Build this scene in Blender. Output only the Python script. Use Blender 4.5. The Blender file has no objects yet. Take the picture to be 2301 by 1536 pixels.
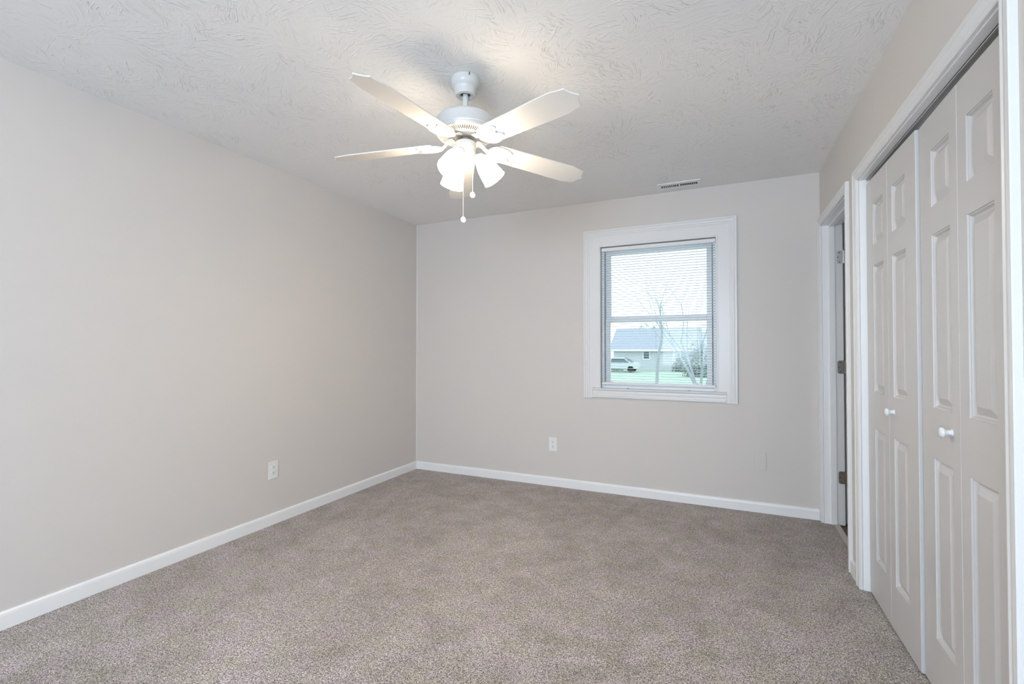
import bpy, bmesh, math, random
from mathutils import Vector, Matrix, Euler

random.seed(7)
PI = math.pi
S = bpy.context.scene
COL = S.collection

# ------------------------------------------------------------------ camera
cam_d = bpy.data.cameras.new('camera')
cam_d.sensor_width = 36.0
cam_d.lens = 1048.0 / 2301.0 * 36.0
cam_d.clip_start = 0.02
cam_d.clip_end = 400
cam = bpy.data.objects.new('camera', cam_d)
COL.objects.link(cam)
cam.location = (0, 0, 1.19)
cam.rotation_euler = (math.radians(90) + math.atan(15.5 / 1048), 0, math.radians(24.4))
S.camera = cam

# ------------------------------------------------------------------ world, daylight, exposure
LAMP_COL = (1.0, 0.78, 0.53)
SKY_STR = 1.1
SKY_COL = (0.80, 0.905, 1.0)
REAR_W = 55.0
REAR_COL = (0.66, 0.82, 1.0)
SHADE_E = 15.0
BULB_E = 230.0
w = bpy.data.worlds.new('sky')
S.world = w
w.use_nodes = True
bg = w.node_tree.nodes['Background']
bg.inputs['Color'].default_value = (*SKY_COL, 1)
bg.inputs['Strength'].default_value = SKY_STR

def area(name, loc, rot, sx, sy, watts, col, portal=False):
    d = bpy.data.lights.new(name, 'AREA')
    d.shape = 'RECTANGLE'
    d.size, d.size_y = sx, sy
    d.energy = watts
    d.color = col
    if portal:
        d.cycles.is_portal = True
    o = bpy.data.objects.new(name, d)
    COL.objects.link(o)
    o.location = loc
    o.rotation_euler = rot
    return o
# daylight through the window behind the photographer, and the portal of the back window
area('daylight_rear_window', (-0.40, -2.36, 1.42), (math.radians(100), 0, 0), 1.6, 1.25, REAR_W, REAR_COL)
area('window_portal', (-0.493, 4.02, 1.45), (math.radians(-90), 0, 0), 0.9, 1.2, 1, (1, 1, 1), portal=True)

vs = S.view_settings
S.display_settings.display_device = 'sRGB'
vs.view_transform = 'Standard'
vs.look = 'None'
vs.exposure = 1.22
vs.gamma = 1.0
vs.use_curve_mapping = False
S.cycles.max_bounces = 8
S.cycles.diffuse_bounces = 6
S.cycles.sample_clamp_indirect = 6.0
S.cycles.use_denoising = True

# ------------------------------------------------------------------ helpers
class MB:
    def __init__(s):
        s.v, s.f, s.m = [], [], []
        s.mi = 0
    def add(s, vs_, fs):
        b = len(s.v)
        s.v += [tuple(p) for p in vs_]
        for f in fs:
            s.f.append([b + i for i in f]); s.m.append(s.mi)
    def box(s, x0, x1, y0, y1, z0, z1, M=None):
        p = [Vector(q) for q in ((x0,y0,z0),(x1,y0,z0),(x1,y1,z0),(x0,y1,z0),(x0,y0,z1),(x1,y0,z1),(x1,y1,z1),(x0,y1,z1))]
        if M: p = [M @ q for q in p]
        s.add(p, [(0,3,2,1),(4,5,6,7),(0,1,5,4),(1,2,6,5),(2,3,7,6),(3,0,4,7)])
    def lathe(s, prof, n=48, M=None, cap=True):
        vs_ = []
        for r, z in prof:
            for i in range(n):
                a = 2*PI*i/n
                q = Vector((r*math.cos(a), r*math.sin(a), z))
                vs_.append(M @ q if M else q)
        fs = []
        for k in range(len(prof)-1):
            for i in range(n):
                j = (i+1) % n
                fs.append((k*n+i, k*n+j, (k+1)*n+j, (k+1)*n+i))
        if cap:
            fs.append(tuple(range(n))[::-1]); fs.append(tuple((len(prof)-1)*n+i for i in range(n)))
        s.add(vs_, fs)
    def tube(s, pts, rad, n=10):
        pts = [Vector(p) for p in pts]
        if not hasattr(rad, '__len__'): rad = [rad]*len(pts)
        vs_ = []
        up = None
        for k, p in enumerate(pts):
            t = (pts[min(k+1, len(pts)-1)] - pts[max(k-1, 0)]).normalized()
            if up is None:
                up = t.orthogonal().normalized()
            else:
                up = (up - t*up.dot(t))
                up = up.normalized() if up.length > 1e-6 else t.orthogonal().normalized()
            sd = t.cross(up)
            for i in range(n):
                a = 2*PI*i/n
                vs_.append(p + (up*math.cos(a) + sd*math.sin(a))*rad[k])
        fs = [(k*n+i, k*n+(i+1)%n, (k+1)*n+(i+1)%n, (k+1)*n+i) for k in range(len(pts)-1) for i in range(n)]
        fs.append(tuple(range(n))[::-1]); fs.append(tuple((len(pts)-1)*n+i for i in range(n)))
        s.add(vs_, fs)
    def prism(s, outline, z0, z1, M=None):
        n = len(outline)
        p = [Vector((x, y, z0)) for x, y in outline] + [Vector((x, y, z1)) for x, y in outline]
        if M: p = [M @ q for q in p]
        s.add(p, [tuple(range(n))[::-1], tuple(range(n, 2*n))] + [(i, (i+1)%n, n+(i+1)%n, n+i) for i in range(n)])
    def sweep(s, prof, A, B, u, w_, mitreA=0.0, mitreB=0.0):
        """extrude a closed profile [(a, b)] along A->B; a goes along u, b along w_; mitre = shift along the run per unit a"""
        A, B, u, w_ = Vector(A), Vector(B), Vector(u), Vector(w_)
        t = (B-A).normalized()
        n = len(prof)
        p = [A + u*a + w_*b + t*(mitreA*a) for a, b in prof] + [B + u*a + w_*b + t*(mitreB*a) for a, b in prof]
        s.add(p, [tuple(range(n))[::-1], tuple(range(n, 2*n))] + [(i, (i+1)%n, n+(i+1)%n, n+i) for i in range(n)])

def obj(name, mb, mat, parent=None, smooth=None, bevel=0, M=None, solid=0):
    me = bpy.data.meshes.new(name)
    me.from_pydata(mb.v, [], mb.f)
    me.validate()
    bm = bmesh.new(); bm.from_mesh(me)
    bmesh.ops.recalc_face_normals(bm, faces=bm.faces)
    bm.to_mesh(me); bm.free()
    mats = mat if isinstance(mat, (list, tuple)) else [mat]
    for m in mats: me.materials.append(m)
    if len(mats) > 1 and len(me.polygons) == len(mb.m):
        for p, i in zip(me.polygons, mb.m): p.material_index = i
    if smooth is not None:
        for p in me.polygons: p.use_smooth = True
        try: me.set_sharp_from_angle(angle=math.radians(smooth))
        except Exception: pass
    o = bpy.data.objects.new(name, me)
    COL.objects.link(o)
    if parent:
        o.parent = parent
    if M is not None: o.matrix_local = M
    if solid:
        md = o.modifiers.new('solid', 'SOLIDIFY'); md.thickness = solid; md.offset = 0
    if bevel:
        md = o.modifiers.new('bevel', 'BEVEL'); md.width = bevel; md.segments = 2
        md.limit_method = 'ANGLE'; md.angle_limit = math.radians(50)
    return o

def empty(name, loc, rz=0):
    o = bpy.data.objects.new(name, None); COL.objects.link(o)
    o.empty_display_size = 0.05
    o.location = loc; o.rotation_euler = (0, 0, rz)
    return o
def tag(o, label, cat, group=None, kind=None):
    o['label'] = label; o['category'] = cat
    if group: o['group'] = group
    if kind: o['kind'] = kind
    return o
def struct(o, label=None, cat=None):
    o['kind'] = 'structure'
    if label: o['label'] = label
    if cat: o['category'] = cat
    return o
def copy_tree(o, parent=None):
    c = o.copy(); COL.objects.link(c); c.parent = parent
    for ch in list(o.children): copy_tree(ch, c)
    return c

# ------------------------------------------------------------------ materials
def mat(name, col, rough=0.5, spec=0.5, metal=0.0):
    m = bpy.data.materials.new(name); m.use_nodes = True
    b = m.node_tree.nodes['Principled BSDF']
    b.inputs['Base Color'].default_value = (*col, 1)
    b.inputs['Roughness'].default_value = rough
    b.inputs['Metallic'].default_value = metal
    b.inputs['Specular IOR Level'].default_value = spec
    return m
def N(m, t, **kw):
    n = m.node_tree.nodes.new(t)
    for k, v in kw.items(): setattr(n, k, v)
    return n
def L(m, a, b): m.node_tree.links.new(a, b)
def bsdf(m): return m.node_tree.nodes['Principled BSDF']
def noise(m, vec, scale, detail=2, rough=0.5, dist=0.0):
    n = N(m, 'ShaderNodeTexNoise')
    n.inputs['Scale'].default_value = scale; n.inputs['Detail'].default_value = detail
    n.inputs['Roughness'].default_value = rough; n.inputs['Distortion'].default_value = dist
    L(m, vec, n.inputs['Vector']); return n
def math_(m, op, a, b=None, clamp=False):
    n = N(m, 'ShaderNodeMath', operation=op); n.use_clamp = clamp
    for i, x in enumerate((a, b)):
        if x is None: continue
        if isinstance(x, (int, float)): n.inputs[i].default_value = x
        else: L(m, x, n.inputs[i])
    return n.outputs[0]
def bump(m, h, strength, dist):
    n = N(m, 'ShaderNodeBump'); n.inputs['Strength'].default_value = strength; n.inputs['Distance'].default_value = dist
    L(m, h, n.inputs['Height']); L(m, n.outputs[0], bsdf(m).inputs['Normal']); return n
def ramp(m, fac, stops):
    n = N(m, 'ShaderNodeValToRGB'); L(m, fac, n.inputs['Fac'])
    e = n.color_ramp.elements
    while len(e) < len(stops): e.new(0.5)
    for i, (p, c) in enumerate(stops):
        e[i].position = p; e[i].color = (*c, 1)
    return n.outputs['Color']
def geo_pos(m): return N(m, 'ShaderNodeNewGeometry').outputs['Position']

def wall_material():
    m = mat('wall_paint', (0.69, 0.652, 0.617), 0.62, 0.3)
    p = geo_pos(m)
    n = noise(m, p, 260, 3, 0.6)
    n2 = noise(m, p, 3.0, 2, 0.5)
    h = math_(m, 'ADD', n.outputs[0], math_(m, 'MULTIPLY', n2.outputs[0], 2.0))
    bump(m, h, 0.18, 0.0012)
    return m
def trim_material(name='trim_paint', col=(0.89, 0.89, 0.89), rough=0.34):
    m = mat(name, col, rough, 0.5)
    mp = N(m, 'ShaderNodeMapping'); mp.inputs['Scale'].default_value = (60, 60, 6)
    L(m, geo_pos(m), mp.inputs['Vector'])
    n = noise(m, mp.outputs[0], 1.0, 2, 0.6)
    bump(m, n.outputs[0], 0.10, 0.0008)
    return m
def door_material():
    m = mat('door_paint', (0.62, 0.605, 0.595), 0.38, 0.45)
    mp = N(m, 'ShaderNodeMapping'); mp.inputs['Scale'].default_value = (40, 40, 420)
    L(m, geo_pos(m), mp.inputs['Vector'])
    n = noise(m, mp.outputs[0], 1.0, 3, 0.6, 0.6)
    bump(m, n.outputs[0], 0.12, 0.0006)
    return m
def ceiling_material():
    """stomp-brush plaster: short ridges fanned in patches, each patch with its own direction"""
    m = mat('ceiling_plaster', (0.88, 0.875, 0.865), 0.8, 0.2)
    p = geo_pos(m)
    w1 = noise(m, p, 5.0, 2, 0.5)
    off = N(m, 'ShaderNodeVectorMath', operation='MULTIPLY_ADD')
    L(m, w1.outputs['Color'], off.inputs[0]); off.inputs[1].default_value = (0.10, 0.10, 0); L(m, p, off.inputs[2])
    hs = None
    for k, (cs, sc, seed) in enumerate(((5.6, 16.0, 0.0), (7.5, 21.0, 7.3), (4.8, 13.5, 15.1))):
        sh = N(m, 'ShaderNodeVectorMath', operation='ADD'); L(m, off.outputs[0], sh.inputs[0]); sh.inputs[1].default_value = (seed, seed*1.7, 0)
        vo = N(m, 'ShaderNodeTexVoronoi', voronoi_dimensions='2D'); vo.inputs['Scale'].default_value = cs
        L(m, sh.outputs[0], vo.inputs['Vector'])
        sep = N(m, 'ShaderNodeSeparateColor'); L(m, vo.outputs['Color'], sep.inputs[0])
        ang = math_(m, 'MULTIPLY', sep.outputs[0], 6.283)
        vr = N(m, 'ShaderNodeVectorRotate', rotation_type='Z_AXIS')
        L(m, sh.outputs[0], vr.inputs['Vector']); L(m, ang, vr.inputs['Angle'])
        mp = N(m, 'ShaderNodeMapping'); mp.inputs['Scale'].default_value = (sc, sc*7.5, 1)
        L(m, vr.outputs[0], mp.inputs['Vector'])
        n = noise(m, mp.outputs[0], 1.0, 1.5, 0.5, 0.25)
        mr = N(m, 'ShaderNodeMapRange', interpolation_type='SMOOTHSTEP'); L(m, n.outputs[0], mr.inputs[0])
        mr.inputs[1].default_value = 0.56; mr.inputs[2].default_value = 0.76
        # some patches are faint, and each patch fades out towards its border
        fade = math_(m, 'SUBTRACT', 1.15, math_(m, 'MULTIPLY', vo.outputs['Distance'], 1.30), clamp=True)
        r = math_(m, 'MULTIPLY', math_(m, 'MULTIPLY', mr.outputs[0], fade), math_(m, 'ADD', 0.15, sep.outputs[1]))
        hs = r if hs is None else math_(m, 'MAXIMUM', hs, r)
    fine = noise(m, p, 190, 2, 0.6)
    h = math_(m, 'ADD', hs, math_(m, 'MULTIPLY', fine.outputs[0], 0.06))
    bump(m, h, 0.85, 0.0037)
    return m
def carpet_material():
    m = mat('carpet_pile', (0.3, 0.26, 0.235), 0.95, 0.1)
    p = geo_pos(m)
    a = noise(m, p, 270, 2, 0.75, 0.6)
    b = noise(m, p, 480, 1, 0.6, 0.3)
    c = noise(m, p, 5.0, 5, 0.68, 0.6)
    d = noise(m, p, 1.3, 2, 0.5, 0.2)
    g = noise(m, p, 125, 2, 0.7, 0.8)
    f = math_(m, 'ADD', math_(m, 'ADD', math_(m, 'MULTIPLY', a.outputs[0], 0.62), math_(m, 'MULTIPLY', g.outputs[0], 0.30)), math_(m, 'MULTIPLY', b.outputs[0], 0.08))
    colr = ramp(m, f, [(0.41, (0.035, 0.028, 0.025)), (0.465, (0.25, 0.222, 0.206)), (0.525, (0.57, 0.522, 0.492)), (0.585, (0.95, 0.90, 0.86))])
    big = math_(m, 'ADD', math_(m, 'MULTIPLY', c.outputs[0], 0.62), math_(m, 'MULTIPLY', d.outputs[0], 0.38))
    tint = ramp(m, big, [(0.36, (0.78, 0.75, 0.72)), (0.50, (1.02, 0.995, 0.98)), (0.64, (1.22, 1.20, 1.20))])
    mx = N(m, 'ShaderNodeMix', data_type='RGBA', blend_type='MULTIPLY'); mx.inputs[0].default_value = 1.0
    L(m, colr, mx.inputs[6]); L(m, tint, mx.inputs[7])
    # faint mauve / olive drift between yarns
    e = noise(m, p, 9.0, 2, 0.5)
    hue = ramp(m, e.outputs[0], [(0.38, (0.96, 0.955, 0.87)), (0.50, (1.0, 0.98, 0.96)), (0.62, (1.05, 0.99, 1.05))])
    mx2 = N(m, 'ShaderNodeMix', data_type='RGBA', blend_type='MULTIPLY'); mx2.inputs[0].default_value = 1.0
    L(m, mx.outputs[2], mx2.inputs[6]); L(m, hue, mx2.inputs[7])
    L(m, mx2.outputs[2], bsdf(m).inputs['Base Color'])
    bsdf(m).inputs['Sheen Weight'].default_value = 0.25
    bsdf(m).inputs['Sheen Roughness'].default_value = 0.6
    bump(m, f, 1.0, 0.008)
    return m

M_WALL = wall_material()
M_TRIM = trim_material()
M_CASE = trim_material('casing_paint', (0.79, 0.785, 0.78), 0.34)
M_DOOR = door_material()
M_CEIL = ceiling_material()
M_CARPET = carpet_material()
M_VINYL = mat('window_vinyl', (0.86, 0.88, 0.90), 0.35)
M_FANW = mat('fan_white_enamel', (0.68, 0.68, 0.67), 0.28, 0.5)
M_BLADE = mat('fan_blade_laminate', (0.80, 0.775, 0.735), 0.42, 0.4)
M_PLATE = mat('outlet_plastic', (0.85, 0.85, 0.84), 0.3)
M_DARK = mat('dark_slot', (0.03, 0.03, 0.03), 0.6)
M_GROOVE = mat('dark_groove', (0.06, 0.07, 0.08), 0.6)
M_SLAT = mat('blind_slat_vinyl', (0.74, 0.77, 0.79), 0.42)
M_RAIL = mat('blind_rail_enamel', (0.83, 0.82, 0.81), 0.35)
M_CORD = mat('blind_cord', (0.85, 0.85, 0.85), 0.7)
M_STEEL = mat('hinge_satin_steel', (0.72, 0.73, 0.75), 0.35, 0.5, 0.55)
M_BRONZE = mat('hinge_aged_bronze', (0.27, 0.24, 0.215), 0.45, 0.5, 0.3)
M_BROWN = mat('hinge_brown', (0.23, 0.18, 0.14), 0.5, 0.4, 0.3)
M_TRACK = mat('track_metal', (0.62, 0.62, 0.60), 0.35, 0.5, 0.3)
M_WOOD = mat('hall_wood_floor', (0.11, 0.07, 0.05), 0.4)
M_THRESH = mat('threshold_strip', (0.55, 0.50, 0.44), 0.4)
M_CHAIN = mat('pull_chain_metal', (0.80, 0.76, 0.66), 0.3, 0.5, 0.4)
M_VENT = mat('vent_enamel', (0.84, 0.835, 0.82), 0.45)
def emis(name, col, strength, base=(0.9, 0.88, 0.84)):
    m = mat(name, base, 0.4)
    bsdf(m).inputs['Emission Color'].default_value = (*col, 1)
    bsdf(m).inputs['Emission Strength'].default_value = strength
    return m
M_BULB = emis('lit_bulb', LAMP_COL, BULB_E)
def shade_material():
    """frosted glass lit from inside: glow falls off from the mouth towards the neck"""
    m = emis('lit_frosted_glass', (1.0, 0.83, 0.62), SHADE_E)
    tc = N(m, 'ShaderNodeTexCoord')
    sp = N(m, 'ShaderNodeSeparateXYZ'); L(m, tc.outputs['Object'], sp.inputs[0])
    t = math_(m, 'DIVIDE', sp.outputs[2], -0.125)
    mr = N(m, 'ShaderNodeMapRange'); L(m, t, mr.inputs[0])
    mr.inputs[1].default_value = 0.0; mr.inputs[2].default_value = 0.8
    mr.inputs[3].default_value = SHADE_E*0.06; mr.inputs[4].default_value = SHADE_E*1.2
    L(m, mr.outputs[0], bsdf(m).inputs['Emission Strength'])
    return m
M_SHADE = shade_material()
def glass_material():
    m = bpy.data.materials.new('window_glass'); m.use_nodes = True
    nt = m.node_tree; nt.nodes.clear()
    out = nt.nodes.new('ShaderNodeOutputMaterial')
    tr = nt.nodes.new('ShaderNodeBsdfTransparent'); tr.inputs[0].default_value = (0.93, 0.97, 0.98, 1)
    gl = nt.nodes.new('ShaderNodeBsdfGlossy'); gl.inputs['Roughness'].default_value = 0.02
    fr = nt.nodes.new('ShaderNodeFresnel'); fr.inputs['IOR'].default_value = 1.22
    mx = nt.nodes.new('ShaderNodeMixShader')
    nt.links.new(fr.outputs[0], mx.inputs[0]); nt.links.new(tr.outputs[0], mx.inputs[1]); nt.links.new(gl.outputs[0], mx.inputs[2])
    nt.links.new(mx.outputs[0], out.inputs[0])
    return m
M_GLASS = glass_material()

# ------------------------------------------------------------------ room shell
XL, XR, YB, YF, ZC = -2.80, 0.62, 3.86, -2.20, 2.43
WT = 0.12
mb = MB(); mb.box(XL-0.12, XR+0.068, YF-0.12, YB+0.12, -0.12, 0.0)
struct(obj('floor', mb, M_CARPET))
mb = MB(); mb.box(XL-0.12, XR+1.5, YF-0.12, YB+0.12, ZC, ZC+0.12)
struct(obj('ceiling', mb, M_CEIL))
mb = MB(); mb.box(XL-0.12, XL, YF-0.12, YB+0.12, 0, ZC)
struct(obj('wall_left', mb, M_WALL))
# back wall with the window opening
WX0, WX1, WZ0, WZ1 = -0.935, -0.050, 0.862, 2.040
mb = MB()
mb.box(XL, WX0, YB, YB+WT, 0, ZC); mb.box(WX1, XR+1.5, YB, YB+WT, -0.06, ZC)
mb.box(WX0, WX1, YB, YB+WT, 0, WZ0); mb.box(WX0, WX1, YB, YB+WT, WZ1, ZC)
struct(obj('wall_back', mb, M_WALL))
# right wall with doorway and closet opening
DY0, DY1, DZ = 3.08, 3.80, 2.036
CY0, CY1, CZ = 1.505, 2.825, 2.028
mb = MB()
mb.box(XR, XR+WT, YF-0.12, CY0-0.02, 0, ZC)
mb.box(XR, XR+WT, CY0-0.02, CY1+0.02, CZ+0.02, ZC)
mb.box(XR, XR+WT, CY1+0.02, DY0-0.018, 0, ZC)
mb.box(XR, XR+WT, DY0-0.018, DY1+0.018, DZ+0.018, ZC)
mb.box(XR, XR+WT, DY1+0.018, YB, 0, ZC)
struct(obj('wall_right', mb, M_WALL))
# rear wall with a window, behind the photographer
RX0, RX1, RZ0, RZ1 = -1.20, 0.40, 0.80, 2.05
mb = MB()
mb.box(XL, RX0, YF-0.12, YF, 0, ZC); mb.box(RX1, XR, YF-0.12, YF, 0, ZC)
mb.box(RX0, RX1, YF-0.12, YF, 0, RZ0); mb.box(RX0, RX1, YF-0.12, YF, RZ1, ZC)
struct(obj('wall_rear', mb, M_WALL))
# closet interior and next room
mb = MB()
mb.box(XR+0.75, XR+0.80, CY0-0.25, 2.93, -0.06, ZC)
mb.box(XR+WT, XR+0.80, CY0-0.30, CY0-0.25, -0.06, ZC)
mb.box(XR+WT, XR+1.5, 2.93, 2.99, -0.06, ZC)
mb.box(XR+1.45, XR+1.5, 2.93, YB, -0.06, ZC)
struct(obj('wall_closet', mb, M_WALL))
mb = MB(); mb.box(XR+0.068, XR+1.5, 1.2, YB, -0.12, -0.004)
struct(obj('floor_hall', mb, M_WOOD))
mb = MB(); mb.box(XR+0.052, XR+0.086, DY0, DY1, 0.0, 0.006)
struct(obj('trim_5', mb, M_THRESH, bevel=0.002))

# baseboards: flat board with an eased top
BB = [(0, 0), (0.013, 0), (0.013, 0.058), (0.011, 0.068), (0.006, 0.075), (0, 0.075)]
def baseboard(name, A, B, u):
    mb = MB(); mb.sweep(BB, A, B, u, (0, 0, 1))
    return struct(obj(name, mb, M_TRIM))
baseboard('baseboard_left', (XL, YF, 0), (XL, YB, 0), (1, 0, 0))
baseboard('baseboard_back', (XL+0.013, YB, 0), (XR-0.019, YB, 0), (0, -1, 0))
baseboard('baseboard_right', (XR, CY1+0.060, 0), (XR, DY0-0.058, 0), (-1, 0, 0))
baseboard('baseboard_near', (XR, YF, 0), (XR, CY0-0.060, 0), (-1, 0, 0))
baseboard('baseboard_rear', (XL+0.013, YF, 0), (XR-0.013, YF, 0), (0, 1, 0))

mb = MB(); mb.sweep([(0, 0), (0.0045, 0), (0.002, 0.002), (0, 0.0045)], (XL, YB, 0.075), (XL, YB, ZC), (1, 0, 0), (0, -1, 0))
struct(obj('trim_6', mb, M_CASE))

# casings: (a = distance from the opening, b = thickness)
def casing_prof(w_, t0=0.012, t1=0.018):
    return [(0, 0), (0, t0*0.75), (0.003, t0), (w_*0.16, t0), (w_*0.20, t0+0.002), (w_*0.30, t0-0.0005), (w_*0.45, t0+0.001),
            (w_*0.62, t1-0.002), (w_*0.70, t1-0.0035), (w_*0.76, t1), (w_*0.97, t1), (w_, t1-0.003), (w_, 0)]
def casing_frame(name, axis_u, axis_n, lo, hi, ztop, zbot, origin, wd, prof, rev=0.005):
    """three-sided casing; axis_u runs along the wall, axis_n out of it"""
    u, n_, z = Vector(axis_u), Vector(axis_n), Vector((0, 0, 1))
    o = Vector(origin)
    mb = MB()
    a0, a1 = lo-rev, hi+rev
    zt = ztop+rev
    mb.sweep(prof, o+u*a0+z*zbot, o+u*a0+z*zt, -u, n_, 0, 1)
    mb.sweep(prof, o+u*a1+z*zbot, o+u*a1+z*zt, u, n_, 0, 1)
    mb.sweep(prof, o+u*a0+z*zt, o+u*a1+z*zt, z, n_, -1, 1)
    return struct(obj(name, mb, M_CASE, smooth=25))
PR = casing_prof(0.055)
casing_frame('trim_1', (0, 1, 0), (-1, 0, 0), DY0, DY1, DZ, 0, (XR, 0, 0), 0.055, casing_prof(0.052))
casing_frame('trim_2', (0, 1, 0), (-1, 0, 0), CY0, CY1, CZ, 0, (XR, 0, 0), 0.055, casing_prof(0.0555) if True else PR)

# doorway jambs with stops, hinges and the opened door leaf
d1 = struct(empty('door_1', (XR+0.12, DY1, 0)), 'open inner doorway with three butt hinges beside the back corner', 'door')
def loc(o): return Matrix.Translation(o.matrix_basis.translation).inverted()
def child(name, mb, m, parent, **k):
    """geometry given in world coordinates"""
    o = obj(name, mb, m, parent, **k)
    o.matrix_local = Matrix.Translation(-Vector(parent.location))
    return o
mb = MB()
mb.box(XR+0.001, XR+WT, DY1, DY1+0.017, 0, DZ+0.017)
mb.box(XR+0.001, XR+WT, DY0-0.017, DY0, 0, DZ+0.017)
mb.box(XR+0.001, XR+WT, DY0, DY1, DZ, DZ+0.017)
child('jamb', mb, M_TRIM, d1, bevel=0.001)
mb = MB()
mb.box(XR+0.038, XR+0.074, DY1-0.011, DY1, 0, DZ)
mb.box(XR+0.038, XR+0.074, DY0, DY0+0.011, 0, DZ)
mb.box(XR+0.038, XR+0.074, DY0+0.011, DY1-0.011, DZ-0.011, DZ)
child('door_stop', mb, M_TRIM, d1, bevel=0.002)
def hinge(z0, z1, m, label):
    mb = MB()
    xo, xi, r = XR+0.119, XR+0.084, 0.012
    pts = [(xo, z0), (xo, z1)]
    for k in range(5): a = PI/2+k*PI/8; pts.append((xi+r+r*math.cos(a), z1-r+r*math.sin(a)))
    for k in range(5): a = PI+k*PI/8; pts.append((xi+r+r*math.cos(a), z0+r+r*math.sin(a)))
    n = len(pts)
    yA, yB = DY1-0.0025, DY1+0.0005
    v = [(x, yA, z) for x, z in pts]+[(x, yB, z) for x, z in pts]
    mb.add(v, [tuple(range(n)), tuple(range(n, 2*n))[::-1]]+[(i, (i+1)%n, n+(i+1)%n, n+i) for i in range(n)])
    h = child('hinge_leaf', mb, m, d1)
    h['label'] = label
    mb = MB()
    mb.lathe([(0.0062, z0), (0.0062, z1)], 16, Matrix.Translation((XR+0.125, DY1-0.006, 0)))
    k_ = obj('knuckle', mb, m, h, smooth=40)
    mb = MB()
    H = z1-z0
    for dx, fz in ((0.016, 0.86), (0.008, 0.5), (0.016, 0.14)):
        mb.lathe([(0.0034, -0.0006), (0.0034, 0.0006)], 14, Matrix.Translation((xi+dx, yA-0.0002, z0+H*fz)) @ Matrix.Rotation(PI/2, 4, 'X'))
    obj('screw', mb, M_DARK, h)
hinge(1.768, 1.857, M_STEEL, 'painted silver white hinge leaf')
hinge(1.022, 1.111, M_BRONZE, 'dull bronze hinge leaf')
hinge(0.279, 0.363, M_BROWN, 'brown hinge leaf')
mb = MB()   # leaf swung fully open into the next room
Ml = Matrix.Translation((XR+0.135, DY1-0.004, 0)) @ Matrix.Rotation(math.radians(6), 4, 'Z')
mb.box(0.0, 0.70, 0.0, 0.035, 0.012, DZ-0.004, Ml)
child('door_leaf', mb, M_DOOR, d1, bevel=0.002)

# closet jambs and head
mb = MB()
mb.box(XR+0.001, XR+WT, CY1, CY1+0.018, 0, CZ+0.018)
mb.box(XR+0.001, XR+WT, CY0-0.018, CY0, 0, CZ+0.018)
mb.box(XR+0.001, XR+WT, CY0, CY1, CZ, CZ+0.018)
struct(obj('trim_3', mb, M_TRIM, bevel=0.001), 'white jambs and head lining of the closet opening', 'trim')
mb = MB()
mb.box(XR+0.030, XR+0.034, CY0+0.002, CY1-0.002, CZ-0.007, CZ)
mb.box(XR+0.058, XR+0.062, CY0+0.002, CY1-0.002, CZ-0.012, CZ)
mb.box(XR+0.030, XR+0.062, CY0+0.002, CY1-0.002, CZ-0.003, CZ)
tr = obj('door_track', mb, M_TRACK)
tag(tr, 'thin metal folding door track under the closet head', 'track')

# ------------------------------------------------------------------ bifold doors
def panel_leaf(w_, h, panels, th=0.032):
    """moulded leaf, local: x 0..w_, z 0..h, front face at y=0 looking to -y"""
    mb = MB()
    c_ = 0.0022
    xs = sorted({c_, w_-c_} | {p[0] for p in panels} | {p[1] for p in panels})
    zs = sorted({0, h} | {p[2] for p in panels} | {p[3] for p in panels})
    for i in range(len(xs)-1):
        for j in range(len(zs)-1):
            if any(abs(xs[i]-p[0]) < 1e-6 and zs[j] >= p[2]-1e-6 and zs[j+1] <= p[3]+1e-6 for p in panels): continue
            mb.add([(xs[i], 0, zs[j]), (xs[i+1], 0, zs[j]), (xs[i+1], 0, zs[j+1]), (xs[i], 0, zs[j+1])], [(0, 1, 2, 3)])
    prof = [(0, 0), (0.0015, 0.0038), (0.0048, 0.0044), (0.0065, 0.0085), (0.0095, 0.0122), (0.0125, 0.0132), (0.0155, 0.0128), (0.0360, 0.0030), (0.0375, 0.0022)]
    for x0, x1, z0, z1 in panels:
        rings = []
        for d, y in prof:
            rings.append([(x0+d, y, z0+d), (x1-d, y, z0+d), (x1-d, y, z1-d), (x0+d, y, z1-d)])
        v = [q for r in rings for q in r]
        fs = [(k*4+i, k*4+(i+1) % 4, (k+1)*4+(i+1) % 4, (k+1)*4+i) for k in range(len(prof)-1) for i in range(4)]
        k = (len(prof)-1)*4
        fs.append((k, k+1, k+2, k+3))
        mb.add(v, fs)
    # sides and back
    mb.add([(0, c_, 0), (w_, c_, 0), (w_, c_, h), (0, c_, h), (0, th, 0), (w_, th, 0), (w_, th, h), (0, th, h)],
           [(5, 4, 7, 6), (0, 4, 5, 1), (3, 2, 6, 7), (0, 3, 7, 4), (1, 5, 6, 2)])
    mb.add([(0, c_, 0), (c_, 0, 0), (c_, 0, h), (0, c_, h)], [(0, 1, 2, 3)])
    mb.add([(w_, c_, 0), (w_-c_, 0, 0), (w_-c_, 0, h), (w_, c_, h)], [(3, 2, 1, 0)])
    return mb
LEAF_H = 1.990
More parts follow.
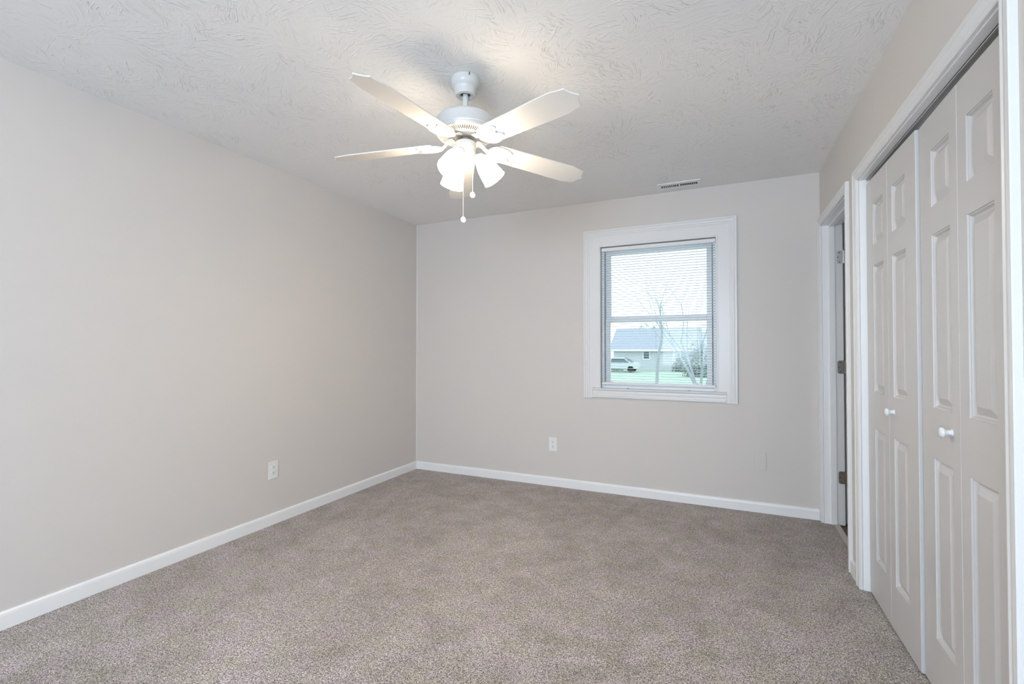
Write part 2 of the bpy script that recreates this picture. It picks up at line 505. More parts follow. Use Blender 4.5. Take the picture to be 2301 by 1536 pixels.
def leaf_obj(P, Q, narrow_at_start, parent):
    """leaf from P to Q (xy of the room face, seen from the room left to right)"""
    P, Q = Vector((*P, 0.010)), Vector((*Q, 0.010))
    wd = (Q-P).length
    if narrow_at_start: a, b = 0.058, wd-0.108
    else: a, b = 0.108, wd-0.058
    pn = [(a, b, 0.190, 0.805), (a, b, 0.978, 1.573), (a, b, 1.671, 1.867)]
    mb = panel_leaf(wd, LEAF_H, pn)
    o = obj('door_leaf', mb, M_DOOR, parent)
    # local x along P->Q, local y into the closet (+x world)
    xa = (Q-P).normalized(); ya = Vector((-xa.y, xa.x, 0))
    if ya.x < 0: ya = -ya
    R = Matrix((( xa.x, ya.x, 0, 0), (xa.y, ya.y, 0, 0), (0, 0, 1, 0), (0, 0, 0, 1)))
    o.matrix_local = Matrix.Translation(P-Vector(parent.location)) @ R
    return o
def knob(parent, at, leaf):
    mb = MB()
    prof = [(0.0115, 0), (0.0115, 0.0015), (0.0085, 0.003), (0.0078, 0.012), (0.0085, 0.017), (0.0135, 0.020), (0.0165, 0.0235), (0.0168, 0.027), (0.0145, 0.0300), (0.008, 0.0318), (0.0015, 0.0322)]
    mb.lathe(prof, 28)
    k = obj('knob', mb, M_PLATE, leaf, smooth=60)
    W = Matrix.Translation(Vector(at)) @ Matrix.Rotation(-PI/2, 4, 'Y')
    k.matrix_local = leaf.matrix_basis.inverted() @ Matrix.Translation(-Vector(parent.location)) @ W
    return k
def bifold(name, pts, kn, label, dist):
    e = empty(name, (pts[0][0][0]+0.016, pts[0][0][1], 0.0))
    struct(e, label, 'closet door')
    A = leaf_obj(pts[0][0], pts[0][1], False, e)
    B = leaf_obj(pts[1][0], pts[1][1], True, e)
    knob(e, kn, B if dist else A)
    return e
bifold('door_2', (((0.6475, 2.819), (0.6470, 2.5005)), ((0.6470, 2.4985), (0.6500, 2.180))), (0.6472, 2.436, 0.926), 'far pair of white six panel bifold closet doors', True)
bifold('door_3', (((0.6605, 2.174), (0.6530, 1.8535)), ((0.6530, 1.8515), (0.6520, 1.532))), (0.6535, 1.912, 0.926), 'near pair of white six panel bifold closet doors', False)

# ------------------------------------------------------------------ window
W = struct(empty('window_1', (-0.4925, YB, WZ0)), 'white framed double hung window in the back wall', 'window')
# wide casing: legs run down past the notched stool and apron
wp = [(0, 0), (0, 0.010), (0.004, 0.013), (0.012, 0.013), (0.014, 0.011), (0.018, 0.011), (0.092, 0.0115), (0.095, 0.014), (0.101, 0.014), (0.104, 0.0125), (0.110, 0.0125), (0.114, 0.0165), (0.122, 0.0175), (0.128, 0.015), (0.132, 0.0185), (0.143, 0.0185), (0.145, 0.015), (0.145, 0)]
u, z, n_ = Vector((1, 0, 0)), Vector((0, 0, 1)), Vector((0, -1, 0))
mb = MB()
zt = WZ1
O = Vector((0, YB, 0))
mb.sweep(wp, O+u*WX0+z*(WZ0+0.004), O+u*WX0+z*zt, -u, n_, 0, 1)
mb.sweep(wp, O+u*WX1+z*(WZ0+0.004), O+u*WX1+z*zt, u, n_, 0, 1)
mb.sweep(wp, O+u*WX0+z*zt, O+u*WX1+z*zt, z, n_, -1, 1)
lo = [(a, b) for a, b in wp if a >= 0.101]
lo = [(0.070, 0), (0.070, 0.0115), (0.092, 0.0115), (0.095, 0.014)] + lo
mb.sweep(lo, O+u*WX0+z*0.781, O+u*WX0+z*(WZ0+0.004), -u, n_)
mb.sweep(lo, O+u*WX1+z*0.781, O+u*WX1+z*(WZ0+0.004), u, n_)
child('window_casing', mb, M_CASE, W, smooth=25)
mb = MB()
SX0, SX1 = WX0-0.0695, WX1+0.0695
mb.sweep([(0, 0), (0.022, 0), (0.026, 0.003), (0.027, 0.010), (0.025, 0.014), (0.020, 0.016), (0, 0.016)], (SX0, YB, 0.848), (SX1, YB, 0.848), (0, -1, 0), (0, 0, 1))
mb.box(WX0, WX1, YB, YB+0.085, 0.850, 0.864)
child('window_stool', mb, M_CASE, W, smooth=25)
mb = MB()
mb.sweep([(0, 0), (0.017, 0), (0.019, 0.003), (0.019, 0.012), (0.0125, 0.016), (0.0115, 0.028), (0.014, 0.040), (0.0125, 0.046), (0.012, 0.058), (0.009, 0.0605), (0, 0.0605)], (SX0+0.001, YB, 0.787), (SX1-0.001, YB, 0.787), (0, -1, 0), (0, 0, 1))
child('window_apron', mb, M_CASE, W, smooth=25)
# vinyl frame lining the opening
FY0, FY1 = YB+0.045, YB+0.12
mb = MB()
mb.box(WX0, WX0+0.022, FY0, FY1, 0.864, WZ1); mb.box(WX1-0.022, WX1, FY0, FY1, 0.864, WZ1)
mb.box(WX0+0.022, WX1-0.022, FY0, FY1, WZ1-0.030, WZ1)
mb.box(WX0+0.022, WX1-0.022, FY0, FY1, 0.864, 0.884)
child('window_frame', mb, M_VINYL, W, bevel=0.002)
mb = MB()
for xx in (-0.9085, -0.0760): mb.box(xx-0.0025, xx+0.0025, FY0-0.0015, FY0+0.001, 0.900, 2.00)
child('sash_groove', mb, M_GROOVE, W)
def sash(x0, x1, z0, z1, y0, st, tp, bt):
    mb = MB()
    mb.box(x0, x0+st, y0, y0+0.030, z0, z1); mb.box(x1-st, x1, y0, y0+0.030, z0, z1)
    mb.box(x0+st, x1-st, y0, y0+0.030, z1-tp, z1); mb.box(x0+st, x1-st, y0, y0+0.030, z0, z0+bt)
    s_ = child('sash', mb, M_VINYL, W, bevel=0.003)
    mb = MB(); mb.box(x0+st-0.004, x1-st+0.004, y0+0.013, y0+0.017, z0+bt-0.004, z1-tp+0.004)
    obj('pane', mb, M_GLASS, s_)
    return s_
# lower sash nearer the room, upper sash further out
sl = sash(WX0+0.022, WX1-0.022, 0.884, 1.442, FY0+0.006, 0.046, 0.030, 0.030)
su = sash(WX0+0.022, WX1-0.022, 1.412, 2.010, FY0+0.040, 0.046, 0.030, 0.050)
mb = MB()
for xx in (-0.74, -0.27):
    mb.box(xx-0.025, xx+0.025, FY0+0.008, FY0+0.030, 1.442, 1.448)
    mb.box(xx-0.008, xx+0.014, FY0+0.004, FY0+0.022, 1.448, 1.455)
child('sash_lock', mb, M_VINYL, W, bevel=0.001)
mb = MB()
for xx in (-0.72, -0.245): mb.box(xx-0.007, xx+0.007, YB+0.030, YB+0.038, 0.864, 0.8665)
child('screw_cap', mb, M_DARK, W)

# rear window (behind the photographer)
W2 = struct(empty('window_2', ((RX0+RX1)/2, YF, RZ0)))
mb = MB()
for a, b, c, d in ((RX0, RX0+0.05, RZ0, RZ1), (RX1-0.05, RX1, RZ0, RZ1), (RX0, RX1, RZ0, RZ0+0.05), (RX0, RX1, RZ1-0.05, RZ1), ((RX0+RX1)/2-0.02, (RX0+RX1)/2+0.02, RZ0, RZ1)):
    mb.box(a, b, YF-0.09, YF-0.04, c, d)
child('window_frame', mb, M_VINYL, W2)
wp2 = casing_prof(0.07)
mb = MB()
O = Vector((0, YF, 0)); n2 = Vector((0, 1, 0))
mb.sweep(wp2, O+u*RX0+z*RZ0, O+u*RX0+z*RZ1, -u, n2, -1, 1)
mb.sweep(wp2, O+u*RX1+z*RZ0, O+u*RX1+z*RZ1, u, n2, -1, 1)
mb.sweep(wp2, O+u*RX0+z*RZ1, O+u*RX1+z*RZ1, z, n2, -1, 1)
mb.sweep(wp2, O+u*RX0+z*RZ0, O+u*RX1+z*RZ0, -z, n2, -1, 1)
child('window_casing', mb, M_CASE, W2)

# ------------------------------------------------------------------ mini blind
BX0, BX1, BY = WX0+0.004, WX1-0.004, YB+0.022
bl = tag(empty('window_blind', ((BX0+BX1)/2, BY, 2.036)), 'white mini blind with open slats hanging inside the back window frame', 'blind')
mb = MB()
mb.box(BX0, BX1, BY-0.012, BY-0.0105, 2.006, 2.034); mb.box(BX0, BX1, BY+0.0105, BY+0.012, 2.006, 2.034)
mb.box(BX0, BX1, BY-0.0105, BY+0.0105, 2.006, 2.008)
child('head_rail', mb, M_RAIL, bl)
mb = MB()
zs0, zs1, pitch_ = 0.9250, 2.001, 0.0204
ns = int((zs1-zs0)/pitch_)+1
for k in range(ns):
    zc = zs0+k*pitch_
    v = []
    for xx in (BX0+0.002, BX1-0.002):
        for j in range(5):
            t = -1+j*0.5
            v.append((xx, BY+t*0.0122, zc+0.0030*(1-t*t)+t*0.0001))
    mb.add(v, [(j, j+1, 6+j, 5+j) for j in range(4)])
child('slats', mb, M_SLAT, bl, solid=0.0006)
mb = MB(); mb.box(BX0+0.001, BX1-0.001, BY-0.012, BY+0.012, 0.894, 0.914)
br = child('bottom_rail', mb, M_RAIL, bl, bevel=0.004)
mb = MB()
for xx in (-0.848, -0.493, -0.185):
    mb = MB(); mb.lathe([(0.010, 0), (0.011, 0.003), (0.007, 0.007)], 16, Matrix.Translation((xx, BY-0.004, 0.912)))
    obj('cord_button', mb, M_RAIL, br, smooth=50)
mb = MB()
for xx in (-0.869, -0.493, -0.185):
    for dy in (-0.0135, 0.0135): mb.tube([(xx, BY+dy, 0.912), (xx, BY+dy, 2.008)], 0.0007, 5)
    for k in range(ns):
        zc = zs0+k*pitch_-0.0006
        mb.box(xx-0.0005, xx+0.0005, BY-0.0135, BY+0.0135, zc-0.0008, zc)
child('ladder_cord', mb, M_CORD, bl)

# ------------------------------------------------------------------ outlets and cover plate
def outlet(name, loc_, rz, label, w_=0.074, h=0.119):
    e = tag(empty(name, loc_, rz), label, 'outlet', None)
    def o_(n, mb, m, p, **k): return obj(n, mb, m, p, **k)
    mb = MB(); mb.box(-w_/2, w_/2, -0.006, -0.0002, -h/2, h/2)
    pl = o_('cover_plate', mb, M_PLATE, e, bevel=0.003)
    for s_ in (1, -1):
        zc = s_*0.0195
        out = []
        for k in range(24):
            a = 2*PI*k/24
            out.append((0.0172*math.cos(a), max(-0.0128, min(0.0128, 0.0172*math.sin(a)))))
        mb = MB(); mb.prism(out, -0.0015, 0.002, Matrix.Translation((0, -0.0068, zc)) @ Matrix.Rotation(PI/2, 4, 'X'))
        r = o_('receptacle', mb, M_PLATE, e)
        mb = MB()
        mb.box(-0.0075, -0.0051, -0.0092, -0.0080, zc+0.0005, zc+0.0095)
        mb.box(0.0053, 0.0073, -0.0092, -0.0080, zc+0.0010, zc+0.0085)
        mb.lathe([(0.0027, -0.0006), (0.0027, 0.0006)], 12, Matrix.Translation((0, -0.0086, zc-0.0065)) @ Matrix.Rotation(PI/2, 4, 'X'))
        o_('slots', mb, M_DARK, r)
    mb = MB(); mb.lathe([(0.0028, 0), (0.0022, 0.001)], 12, Matrix.Translation((0, -0.006, 0)) @ Matrix.Rotation(PI/2, 4, 'X'))
    o_('screw', mb, M_STEEL, e)
    return e
outlet('electrical_outlet', (XL, 2.232, 0.367), PI/2, 'white duplex outlet on the plain left wall')
outlet('electrical_outlet', (-1.357, YB, 0.361), 0, 'white duplex outlet on the back wall to the left below the window')
mb = MB(); mb.box(-0.0385, 0.0385, -0.009, -0.0002, -0.062, 0.062)
cp = obj('blank_cover_plate', mb, M_WALL, bevel=0.0015)
cp.location = (0.2375, YB, 0.370)
tag(cp, 'blank wall plate painted beige on the back wall low near the right corner', 'cover plate')

# ------------------------------------------------------------------ ceiling register
vt = tag(empty('ceiling_vent', (-0.2975, 3.712, ZC)), 'small louvred air vent in the ceiling above the back window', 'vent')
VX0, VX1, VY0, VY1 = -0.449, -0.146, 3.643, 3.781
mb = MB()
hx0, hx1, hy0, hy1 = -0.425, -0.170, 3.682, 3.742
for a, b, c, d in ((VX0, hx0, VY0, VY1), (hx1, VX1, VY0, VY1), (hx0, hx1, VY0, hy0), (hx0, hx1, hy1, VY1), (-0.3020, -0.2900, hy0, hy1)):
    mb.box(a, b, c, d, ZC-0.007, ZC-0.0005)
child('frame', mb, M_VENT, vt)
for (a, b, n) in ((hx0, -0.3020, 9), (-0.2900, hx1, 9)):
    mb = MB()
    for k in range(1, n):
        xx = a+(b-a)*k/n
        Mx = Matrix.Translation((xx, 0, ZC-0.004)) @ Matrix.Rotation(math.radians(14 if a < -0.3 else -14), 4, 'Y')
        mb.box(-0.0018, 0.0018, hy0-0.001, hy1+0.001, -0.004, 0.0035, Mx)
    child('louvre_bank', mb, M_VENT, vt)
mb = MB(); mb.box(hx0, hx1, hy0, hy1, ZC-0.0012, ZC-0.0003)
child('duct', mb, M_DARK, vt)

# ------------------------------------------------------------------ ceiling fan
FX, FY = -1.074, 1.850
fan = tag(empty('ceiling_fan', (FX, FY, ZC)), 'white five blade ceiling fan with three lit frosted glass shades', 'ceiling fan')
def fz(z): return z-ZC
def fobj(name, mb, m, parent=fan, **k): return obj(name, mb, m, parent, **k)
mb = MB()
mb.lathe([(0.0645, fz(2.4295)), (0.0655, fz(2.424)), (0.0655, fz(2.408)), (0.0640, fz(2.400)), (0.0590, fz(2.392)), (0.0530, fz(2.387)), (0.0495, fz(2.382)), (0.0480, fz(2.372)), (0.0470, fz(2.358)), (0.0450, fz(2.352)), (0.0410, fz(2.3495)), (0.030, fz(2.3495)), (0.026, fz(2.354)), (0.022, fz(2.362))], 56, cap=False)
canopy = fobj('canopy', mb, M_FANW, smooth=35)
mb = MB()
mb.lathe([(0.022, fz(2.360)), (0.001, fz(2.362))], 32, cap=False)
obj('canopy_hole', mb, M_DARK, canopy)
mb = MB(); mb.box(0.0450, 0.0480, -0.0475, -0.0445, fz(2.414), fz(2.4285))
obj('canopy_notch', mb, M_DARK, canopy)
mb = MB(); mb.lathe([(0.0125, fz(2.37)), (0.0125, fz(2.255))], 24)
fobj('downrod', mb, M_FANW, smooth=40)
mb = MB()
mb.lathe([(0.013, fz(2.262)), (0.020, fz(2.259)), (0.034, fz(2.258)), (0.070, fz(2.256)), (0.105, fz(2.250)), (0.124, fz(2.243)), (0.1325, fz(2.234)), (0.1345, fz(2.226)),
          (0.1345, fz(2.196)), (0.1360, fz(2.192)), (0.1372, fz(2.189)), (0.1372, fz(2.185)), (0.1350, fz(2.182)), (0.1345, fz(2.176)), (0.1315, fz(2.168)), (0.128, fz(2.1655))], 72, cap=False)
motor = fobj('motor_housing', mb, M_FANW, smooth=30)
# slotted underside
mb = MB()
def pol(r, a, z): return (r*math.cos(a), r*math.sin(a), z)
r0, r1, r2, r3 = 0.066, 0.089, 0.120, 0.1285
zz0, zz1, zz2, zz3 = fz(2.1595), fz(2.1610), fz(2.1640), fz(2.1660)
NS = 72
for i in range(NS):
    a0, a1 = 2*PI*i/NS, 2*PI*(i+1)/NS
    am = a0+(a1-a0)*0.5
    mb.add([pol(r0, a0, zz0), pol(r0, a1, zz0), pol(r1, a1, zz1), pol(r1, a0, zz1)], [(0, 1, 2, 3)])
    mb.add([pol(r2, a0, zz2), pol(r2, a1, zz2), pol(r3, a1, zz3), pol(r3, a0, zz3)], [(0, 1, 2, 3)])
    mb.add([pol(r1, a0, zz1), pol(r1, am, zz1), pol(r2, am, zz2), pol(r2, a0, zz2)], [(0, 1, 2, 3)])
vp = obj('vent_plate', mb, M_FANW, motor, solid=0.002)
mb = MB(); mb.lathe([(0.128, fz(2.176)), (0.068, fz(2.172)), (0.066, fz(2.160))], 48, cap=False)
obj('vent_slot_shade', mb, mat('vent_shadow_lining', (0.42, 0.36, 0.26), 0.7), motor)  # brown backing: shade inside the vent slots put into its colour
mb = MB()
mb.lathe([(0.066, fz(2.162)), (0.064, fz(2.156)), (0.050, fz(2.155)), (0.001, fz(2.155))], 48, cap=False)
mb.lathe([(0.021, fz(2.160)), (0.021, fz(2.130))], 24)
fobj('flywheel', mb, mat('motor_grey', (0.33, 0.33, 0.33), 0.5))
mb = MB()
mb.lathe([(0.001, fz(2.139)), (0.036, fz(2.138)), (0.045, fz(2.135)), (0.048, fz(2.130)), (0.0485, fz(2.101)), (0.0475, fz(2.098)), (0.046, fz(2.097)), (0.046, fz(2.078)), (0.043, fz(2.068)), (0.030, fz(2.062)), (0.026, fz(2.046)), (0.018, fz(2.040)), (0.001, fz(2.039))], 48, cap=False)
sw = fobj('switch_housing', mb, M_FANW, smooth=35)

# blade and bracket built once along +x, then placed
AZ0 = 123.0
def blade_mb():
    mb = MB()
    half = []
    x0, R_ = 0.150, 0.650
    half += [(x0, 0.050), (x0+0.004, 0.056), (x0+0.012, 0.059)]
    half += [(0.30, 0.0620), (0.45, 0.0650), (R_-0.100, 0.0665), (R_-0.090, 0.0655)]
    for k in range(1, 7):       # concave shoulder up to the corner
        t = k/6
        half.append((R_-0.090+0.060*t, 0.0655-0.0115*t*t*0.6-0.0115*t*0.4-0.003*math.sin(PI*t)))
    tip = []
    for k in range(1, 18):      # two shallow scallops meeting in a blunt point
        t = k/9
        y_ = 0.054*(1-t)
        q = 1-abs(1-t)
        tip.append((R_-0.030+0.030*q-0.006*math.sin(PI*q), y_))
    out = half + tip + [(x, -y) for x, y in reversed(half)]
    mb.prism(out, -0.0028, 0.0028)
    return mb
def bracket_mb():
    mb = MB()
    # arm from under the motor out and down to the plate
    pts = [(0.052, 0, 0.026), (0.070, 0, 0.024), (0.084, 0, 0.016), (0.095, 0, 0.005), (0.106, 0, -0.003), (0.118, 0, -0.0065), (0.128, 0, -0.0075)]
    wd = [0.017, 0.016, 0.013, 0.011, 0.011, 0.013, 0.020]
    for k in range(len(pts)-1):
        a, b = pts[k], pts[k+1]
        v = []
        for p, w_ in ((a, wd[k]), (b, wd[k+1])):
            v += [(p[0], -w_, p[2]-0.004), (p[0], w_, p[2]-0.004), (p[0], w_*0.8, p[2]+0.004), (p[0], -w_*0.8, p[2]+0.004)]
        mb.add(v, [(0, 1, 5, 4), (1, 2, 6, 5), (2, 3, 7, 6), (3, 0, 4, 7), (3, 2, 1, 0), (4, 5, 6, 7)])
    # leaf shaped plate: wide shoulders, waist, pointed end
    h = [(0.110, 0.012), (0.115, 0.026), (0.124, 0.039), (0.138, 0.050), (0.155, 0.056), (0.172, 0.057), (0.190, 0.053), (0.206, 0.047), (0.219, 0.040), (0.227, 0.033),
         (0.230, 0.026), (0.226, 0.018), (0.217, 0.011), (0.209, 0.004)]
    out = h + [(x, -y) for x, y in reversed(h)]
    mb.prism(out, -0.0095, -0.0030)
    def arc(cx, cy, r, a0, a1, n=9, rr=0.0022):
        mb.tube([(cx+r*math.cos(math.radians(a0+(a1-a0)*k/n)), cy+r*math.sin(math.radians(a0+(a1-a0)*k/n)), -0.0095) for k in range(n+1)], [rr*(0.3+0.7*math.sin(PI*(k+0.3)/(n+0.6))) for k in range(n+1)], 6)
    arc(0.160, 0.024, 0.014, -30, 170); arc(0.160, -0.024, 0.014, 30, -170)
    arc(0.188, 0.022, 0.020, -50, 80); arc(0.188, -0.022, 0.020, 50, -80)
    arc(0.150, 0.0, 0.012, 100, 260)
    return mb
blade_me = bracket_me = None
drop = {0: -0.045, 1: -0.030, 2: -0.004, 3: -0.023, 4: -0.050}
for k in range(5):
    az = math.radians(AZ0+72*k+(-3.0 if k == 2 else 0.0))
    base = Matrix.Rotation(az, 4, 'Z') @ Matrix.Translation((0, 0, fz(2.129)))
    sag = math.atan2(drop[k], 0.650)
    Mb = base @ Matrix.Rotation(-sag, 4, 'Y') @ Matrix.Rotation(math.radians(-12), 4, 'X')
    Mk = base @ Matrix.Rotation(-sag, 4, 'Y')
    if blade_me is None:
        br_ = fobj('blade_bracket', bracket_mb(), M_FANW, smooth=40)
        bd = fobj('fan_blade', blade_mb(), M_BLADE, smooth=40, bevel=0.0015)
        bracket_me, blade_me = br_.data, bd.data
        b0, k0 = bd, br_
    else:
        br_ = k0.copy(); COL.objects.link(br_); bd = b0.copy(); COL.objects.link(bd)
        br_.parent = bd.parent = fan
    bd.matrix_local = Mb
    br_.matrix_local = Mk @ Matrix.Rotation(math.radians(-12), 4, 'X')

# light kit: arm, socket, shade, bulb
for k, azd in enumerate((30, 150, 270)):
    a = math.radians(azd)
    tilt = math.radians(36)
    rad = Vector((math.cos(a), math.sin(a), 0))
    neck = rad*0.064 + Vector((0, 0, fz(2.069)))
    ax = (rad*math.sin(tilt) - Vector((0, 0, 1))*math.cos(tilt)).normalized()
    R = (-ax).to_track_quat('Z', 'Y').to_matrix().to_4x4()
    Ms = Matrix.Translation(neck) @ R
    mb = MB(); mb.tube([rad*0.030+Vector((0, 0, fz(2.072))), rad*0.048+Vector((0, 0, fz(2.077))), neck-ax*0.004], [0.010, 0.010, 0.012], 14)
    mb.lathe([(0.012, 0.014), (0.022, 0.010), (0.0265, 0.002), (0.0265, -0.012), (0.025, -0.014)], 28, Ms, cap=True)
    arm = fobj('lamp_arm', mb, M_FANW, smooth=40)
    prof = [(0.0275, -0.006), (0.0290, -0.012), (0.0325, -0.022), (0.0375, -0.036), (0.0425, -0.054), (0.0462, -0.074), (0.0490, -0.094), (0.0508, -0.110), (0.0520, -0.1185), (0.0535, -0.1215)]
    mb = MB(); mb.lathe(prof, 44, cap=False)
    sh = fobj('lamp_shade', mb, M_SHADE, smooth=60, solid=0.003)
    sh.matrix_local = Ms
    mb = MB(); mb.lathe([(0.004, -0.014), (0.013, -0.016), (0.014, -0.030), (0.022, -0.048), (0.0265, -0.064), (0.025, -0.078), (0.016, -0.088), (0.004, -0.092)], 20)
    bb = fobj('light_bulb', mb, M_BULB, smooth=60)
    bb.matrix_local = Ms

# pull chains
def chain(name, px, py, z0, z1, zk):
    mb = MB()
    mb.tube([(px, py, fz(z0)), (px, py, fz(z1))], 0.0007, 5)
    n = int((z0-z1)/0.0055)
    for i in range(n):
        zc = z1+0.0055*i
        mb.lathe([(0.0004, fz(zc)-0.0014), (0.0014, fz(zc)), (0.0004, fz(zc)+0.0014)], 6, Matrix.Translation((px, py, 0)), cap=False)
    c = fobj('pull_chain', mb, M_CHAIN)
    mb = MB()
    view = math.atan2(-FY, -FX)+0.45
    Mk = Matrix.Translation((px, py, fz(z1-0.0125))) @ Matrix.Rotation(view, 4, 'Z') @ Matrix.Rotation(PI/2, 4, 'Y') @ Matrix.Diagonal((1.25, 1.0, 1, 1))
    mb.lathe([(0.0105, -0.0045), (0.0115, -0.003), (0.0115, 0.003), (0.0105, 0.0045), (0.0085, 0.005), (0.0070, 0.0040), (0.001, 0.0042)], 28, Mk)
    obj('pendant', mb, M_PLATE, c, smooth=40)
chain('pull_chain', 0.006, -0.030, 2.06, 1.785, 0)
sx, sy = 0.0445, -0.012
chain('pull_chain', sx, sy, 2.120, 1.897, 0)
mb = MB(); mb.lathe([(0.0062, -0.002), (0.0062, 0.004), (0.0035, 0.0045), (0.0030, 0.001)], 18, Matrix.Translation((sx-0.001, sy-0.004, fz(2.122))) @ Matrix.Rotation(math.radians(90), 4, 'X') )
obj('chain_outlet', mb, M_STEEL, sw)

# ------------------------------------------------------------------ outside
GZ = -1.25
def omat(n, c, r=0.9): return mat(n, c, r, 0.1)
M_GRASS = omat('lawn_grass', (0.16, 0.27, 0.15))
nn = noise(M_GRASS, geo_pos(M_GRASS), 0.9, 4, 0.6)
L(M_GRASS, ramp(M_GRASS, nn.outputs[0], [(0.35, (0.32, 0.43, 0.32)), (0.65, (0.45, 0.56, 0.43))]), bsdf(M_GRASS).inputs['Base Color'])
M_ROOF = omat('grey_shingles', (0.34, 0.365, 0.40))
M_SIDE = omat('white_siding', (0.60, 0.62, 0.64))
sidp = N(M_SIDE, 'ShaderNodeTexWave'); sidp.bands_direction = 'Z'; sidp.inputs['Scale'].default_value = 2.2
L(M_SIDE, geo_pos(M_SIDE), sidp.inputs['Vector']); bump(M_SIDE, sidp.outputs['Fac'], 0.6, 0.05)
M_OWHITE = omat('white_house_trim', (0.82, 0.84, 0.86))
M_OGLASS = mat('dark_house_glass', (0.09, 0.12, 0.14), 0.15)
M_BARK = omat('grey_bark', (0.36, 0.375, 0.40))
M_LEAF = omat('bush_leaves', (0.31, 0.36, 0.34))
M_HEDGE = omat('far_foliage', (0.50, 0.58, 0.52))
M_CAR = mat('car_white_paint', (0.55, 0.58, 0.60), 0.3)
M_TYRE = omat('tyre_rubber', (0.03, 0.03, 0.03))
M_SAND = omat('pale_driveway', (0.45, 0.45, 0.44))
mb = MB(); mb.box(-70, 60, YB+0.14, 140, GZ-0.3, GZ)
struct(obj('ground', mb, M_GRASS))
mb = MB(); mb.box(-22, -9.5, 38.5, 41.5, GZ, GZ+0.02)
struct(obj('driveway', mb, M_SAND))

H = tag(empty('house', (-3.7, 57, GZ)), 'neighbour house with white siding and grey shingle roof across the lawn', 'house')
HX0, HX1, HY0, HY1, EZ = -11.8, 5.0, 55.0, 63.0, 1.15
mb = MB(); mb.box(HX0, HX1, HY0, HY1, GZ, EZ)
child('wall', mb, M_SIDE, H)
mb = MB()
rz_ = EZ+2.55
mb.add([(HX0-0.5, HY0-0.5, EZ-0.12), (HX1+0.5, HY0-0.5, EZ-0.12), (HX1+0.5, 59, rz_), (HX0-0.5, 59, rz_), (HX0-0.5, HY1+0.5, EZ-0.12), (HX1+0.5, HY1+0.5, EZ-0.12)],
       [(0, 1, 2, 3), (3, 2, 5, 4), (0, 3, 4), (1, 5, 2), (0, 4, 5, 1)])
child('roof', mb, M_ROOF, H)
mb = MB(); mb.box(HX0-0.5, HX1+0.5, HY0-0.56, HY0-0.5, EZ-0.20, EZ-0.02)
child('gutter', mb, M_OWHITE, H)
def hwin(x0, x1, z0, z1):
    mb = MB(); mb.box(x0-0.1, x1+0.1, HY0-0.06, HY0-0.001, z0-0.1, z1+0.1)
    f = child('window', mb, M_OWHITE, H)
    mb = MB(); mb.box(x0, x1, HY0-0.08, HY0-0.05, z0, z1)
    obj('pane', mb, M_OGLASS, f)
hwin(-8.35, -7.75, 0.05, 0.85)
hwin(-3.1, -2.3, -0.35, 0.85)
mb = MB(); mb.box(-5.2, -4.3, HY0-0.06, HY0, GZ, 0.8)
child('door', mb, M_OWHITE, H)
mb = MB(); mb.box(-2.3, -1.6, 58.0, 58.8, 2.6, 4.2)
child('chimney', mb, M_OWHITE, H)

def car(x, y, rz, label, m):
    e = tag(empty('car', (x, y, GZ), rz), label, 'car')
    body = [(-2.2, 0.35), (-2.25, 0.75), (-2.0, 0.92), (-1.25, 1.0), (-0.55, 1.48), (0.75, 1.5), (1.45, 1.02), (2.15, 0.95), (2.25, 0.6), (2.2, 0.35)]
    mb = MB(); mb.prism([(a, b) for a, b in body], -0.85, 0.85, Matrix.Rotation(PI/2, 4, 'X'))
    obj('body', mb, m, e, bevel=0.06)
    for s_ in (-1, 1):
        mb = MB()
        mb.prism([(-1.05, 1.03), (-0.5, 1.40), (0.70, 1.42), (1.25, 1.03)], s_*0.86-0.01, s_*0.86+0.01, Matrix.Rotation(PI/2, 4, 'X'))
        obj('side_glass', mb, M_OGLASS, e)
    mb = MB(); mb.box(-0.42, 0.42, -0.75, 0.75, -0.01, 0.01, Matrix.Translation((1.13, 0, 1.285)) @ Matrix.Rotation(math.radians(34.5), 4, 'Y'))
    obj('windscreen', mb, M_OGLASS, e)
    for xx in (-1.4, 1.4):
        for s_ in (-1, 1):
            mb = MB(); mb.lathe([(0.33, -0.1), (0.33, 0.1)], 20, Matrix.Translation((xx, s_*0.78, 0.33)) @ Matrix.Rotation(PI/2, 4, 'X'))
            obj('wheel', mb, M_TYRE, e)
    return e
car(-10.2, 50.0, 0.0, 'pale car parked in front of the white house seen through the window', M_CAR)

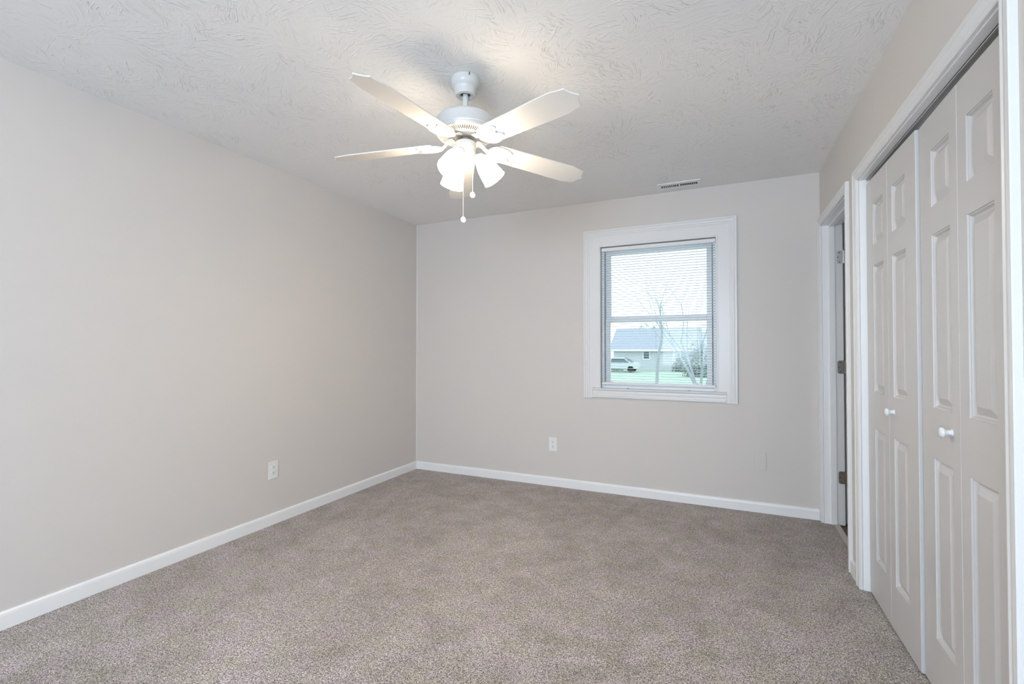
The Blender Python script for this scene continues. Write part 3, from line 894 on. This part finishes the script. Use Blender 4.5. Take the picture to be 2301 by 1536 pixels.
def tree(name, x, y, h, r, label, seed, levels=5, lean=0.0, spread=0.55, forks=1):
    rnd = random.Random(seed)
    e = tag(empty(name, (x, y, GZ)), label, 'tree')
    tr_, br__ = MB(), MB()
    def grow(p, d, ln, r_, lev):
        pts = [p]; rr = [r_]
        n = 4
        for i in range(n):
            d = (d + Vector((rnd.uniform(-1, 1), rnd.uniform(-1, 1), rnd.uniform(-0.3, 0.6)))*0.13).normalized()
            p = p + d*ln/n
            pts.append(p); rr.append(r_*(1-0.38*(i+1)/n))
        (tr_ if lev == 0 else br__).tube(pts, rr, 7 if lev < 2 else 4)
        if lev >= levels: return
        nb = 3 if lev < 2 else rnd.choice((2, 3))
        for i in range(nb):
            t = rnd.uniform(0.45, 1.0) if i else 1.0
            q = pts[min(n, int(round(t*n)))]
            a = rnd.uniform(0, 2*PI)
            side = d.orthogonal().normalized()
            side.rotate(Matrix.Rotation(a, 3, d))
            nd = (d + side*rnd.uniform(spread*0.7, spread*1.5) + Vector((0, 0, 0.12))).normalized()
            grow(q, nd, ln*rnd.uniform(0.62, 0.82), rr[-1]*rnd.uniform(0.55, 0.8), lev+1)
    for k in range(forks):
        an = rnd.uniform(0, 2*PI)
        d0 = Vector((math.cos(an)*0.35 if forks > 1 else lean, math.sin(an)*0.35 if forks > 1 else 0, 1)).normalized()
        grow(Vector((0, 0, 0)), d0, h*0.30, r, 0)
    obj('trunk', tr_, M_BARK, e, smooth=60)
    obj('branches', br__, M_BARK, e, smooth=60)
    return e
def bush(name, x, y, w_, h, label, seed, m=M_LEAF, n=900, leaf=0.12):
    rnd = random.Random(seed)
    mb = MB()
    for i in range(n):
        u_, v_ = rnd.uniform(0, 2*PI), math.acos(rnd.uniform(-0.1, 1))
        rr = rnd.uniform(0.55, 1.0)*(1+0.18*math.sin(3*u_+seed))
        p = Vector((w_/2*rr*math.sin(v_)*math.cos(u_), w_/2*rr*math.sin(v_)*math.sin(u_)*0.7, h*0.06+h*rr*math.cos(v_)*0.94))
        q = Euler((rnd.uniform(0, PI), rnd.uniform(0, PI), rnd.uniform(0, PI))).to_matrix()
        s_ = leaf*rnd.uniform(0.6, 1.3)
        mb.add([p+q@Vector((-s_, 0, 0)), p+q@Vector((0, -s_*0.5, 0)), p+q@Vector((s_, 0, 0)), p+q@Vector((0, s_*0.5, 0))], [(0, 1, 2, 3)])
    e = obj(name, mb, m)
    e.location = (x, y, GZ)
    return tag(e, label, 'bush')
tree('bare_tree', -4.15, 33.0, 11.0, 0.12, 'bare tree with a slim dark trunk standing mid lawn outside the window', 3, 5, 0.03, 0.5)
tree('bare_tree', -1.0, 24.0, 10.0, 0.07, 'bare tree forking into several stems at the right edge of the window view', 11, 5, 0, 0.45, forks=4)
tree('bare_tree', -8.6, 19.5, 10.5, 0.12, 'bare tree whose branches reach in at the left of the window view', 21, 5, 0.1, 0.55)
bush('bush', -1.9, 44.0, 2.6, 2.9, 'dark bush in front of the white house right of the slim tree', 5, M_LEAF, 2200, 0.13)
bush('bush', -4.0, 52.5, 2.0, 1.9, 'low dark bush against the white house wall behind the slim tree', 6, M_LEAF, 1200, 0.13)
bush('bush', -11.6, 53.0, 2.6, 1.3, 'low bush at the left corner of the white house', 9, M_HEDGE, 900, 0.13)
for i, (x, y, w_, h, lb) in enumerate(((-24, 78, 12, 6.8, 'leafy green tree crown far behind the left end of the roof'),
                                       (-11.5, 79, 9, 5.6, 'leafy green tree crown far behind the middle of the roof'),
                                       (-0.5, 82, 10, 5.0, 'leafy green tree crown far behind the right part of the roof'))):
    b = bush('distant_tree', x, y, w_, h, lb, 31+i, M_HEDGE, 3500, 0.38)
    b['category'] = 'tree'
bpy.context.view_layer.update()
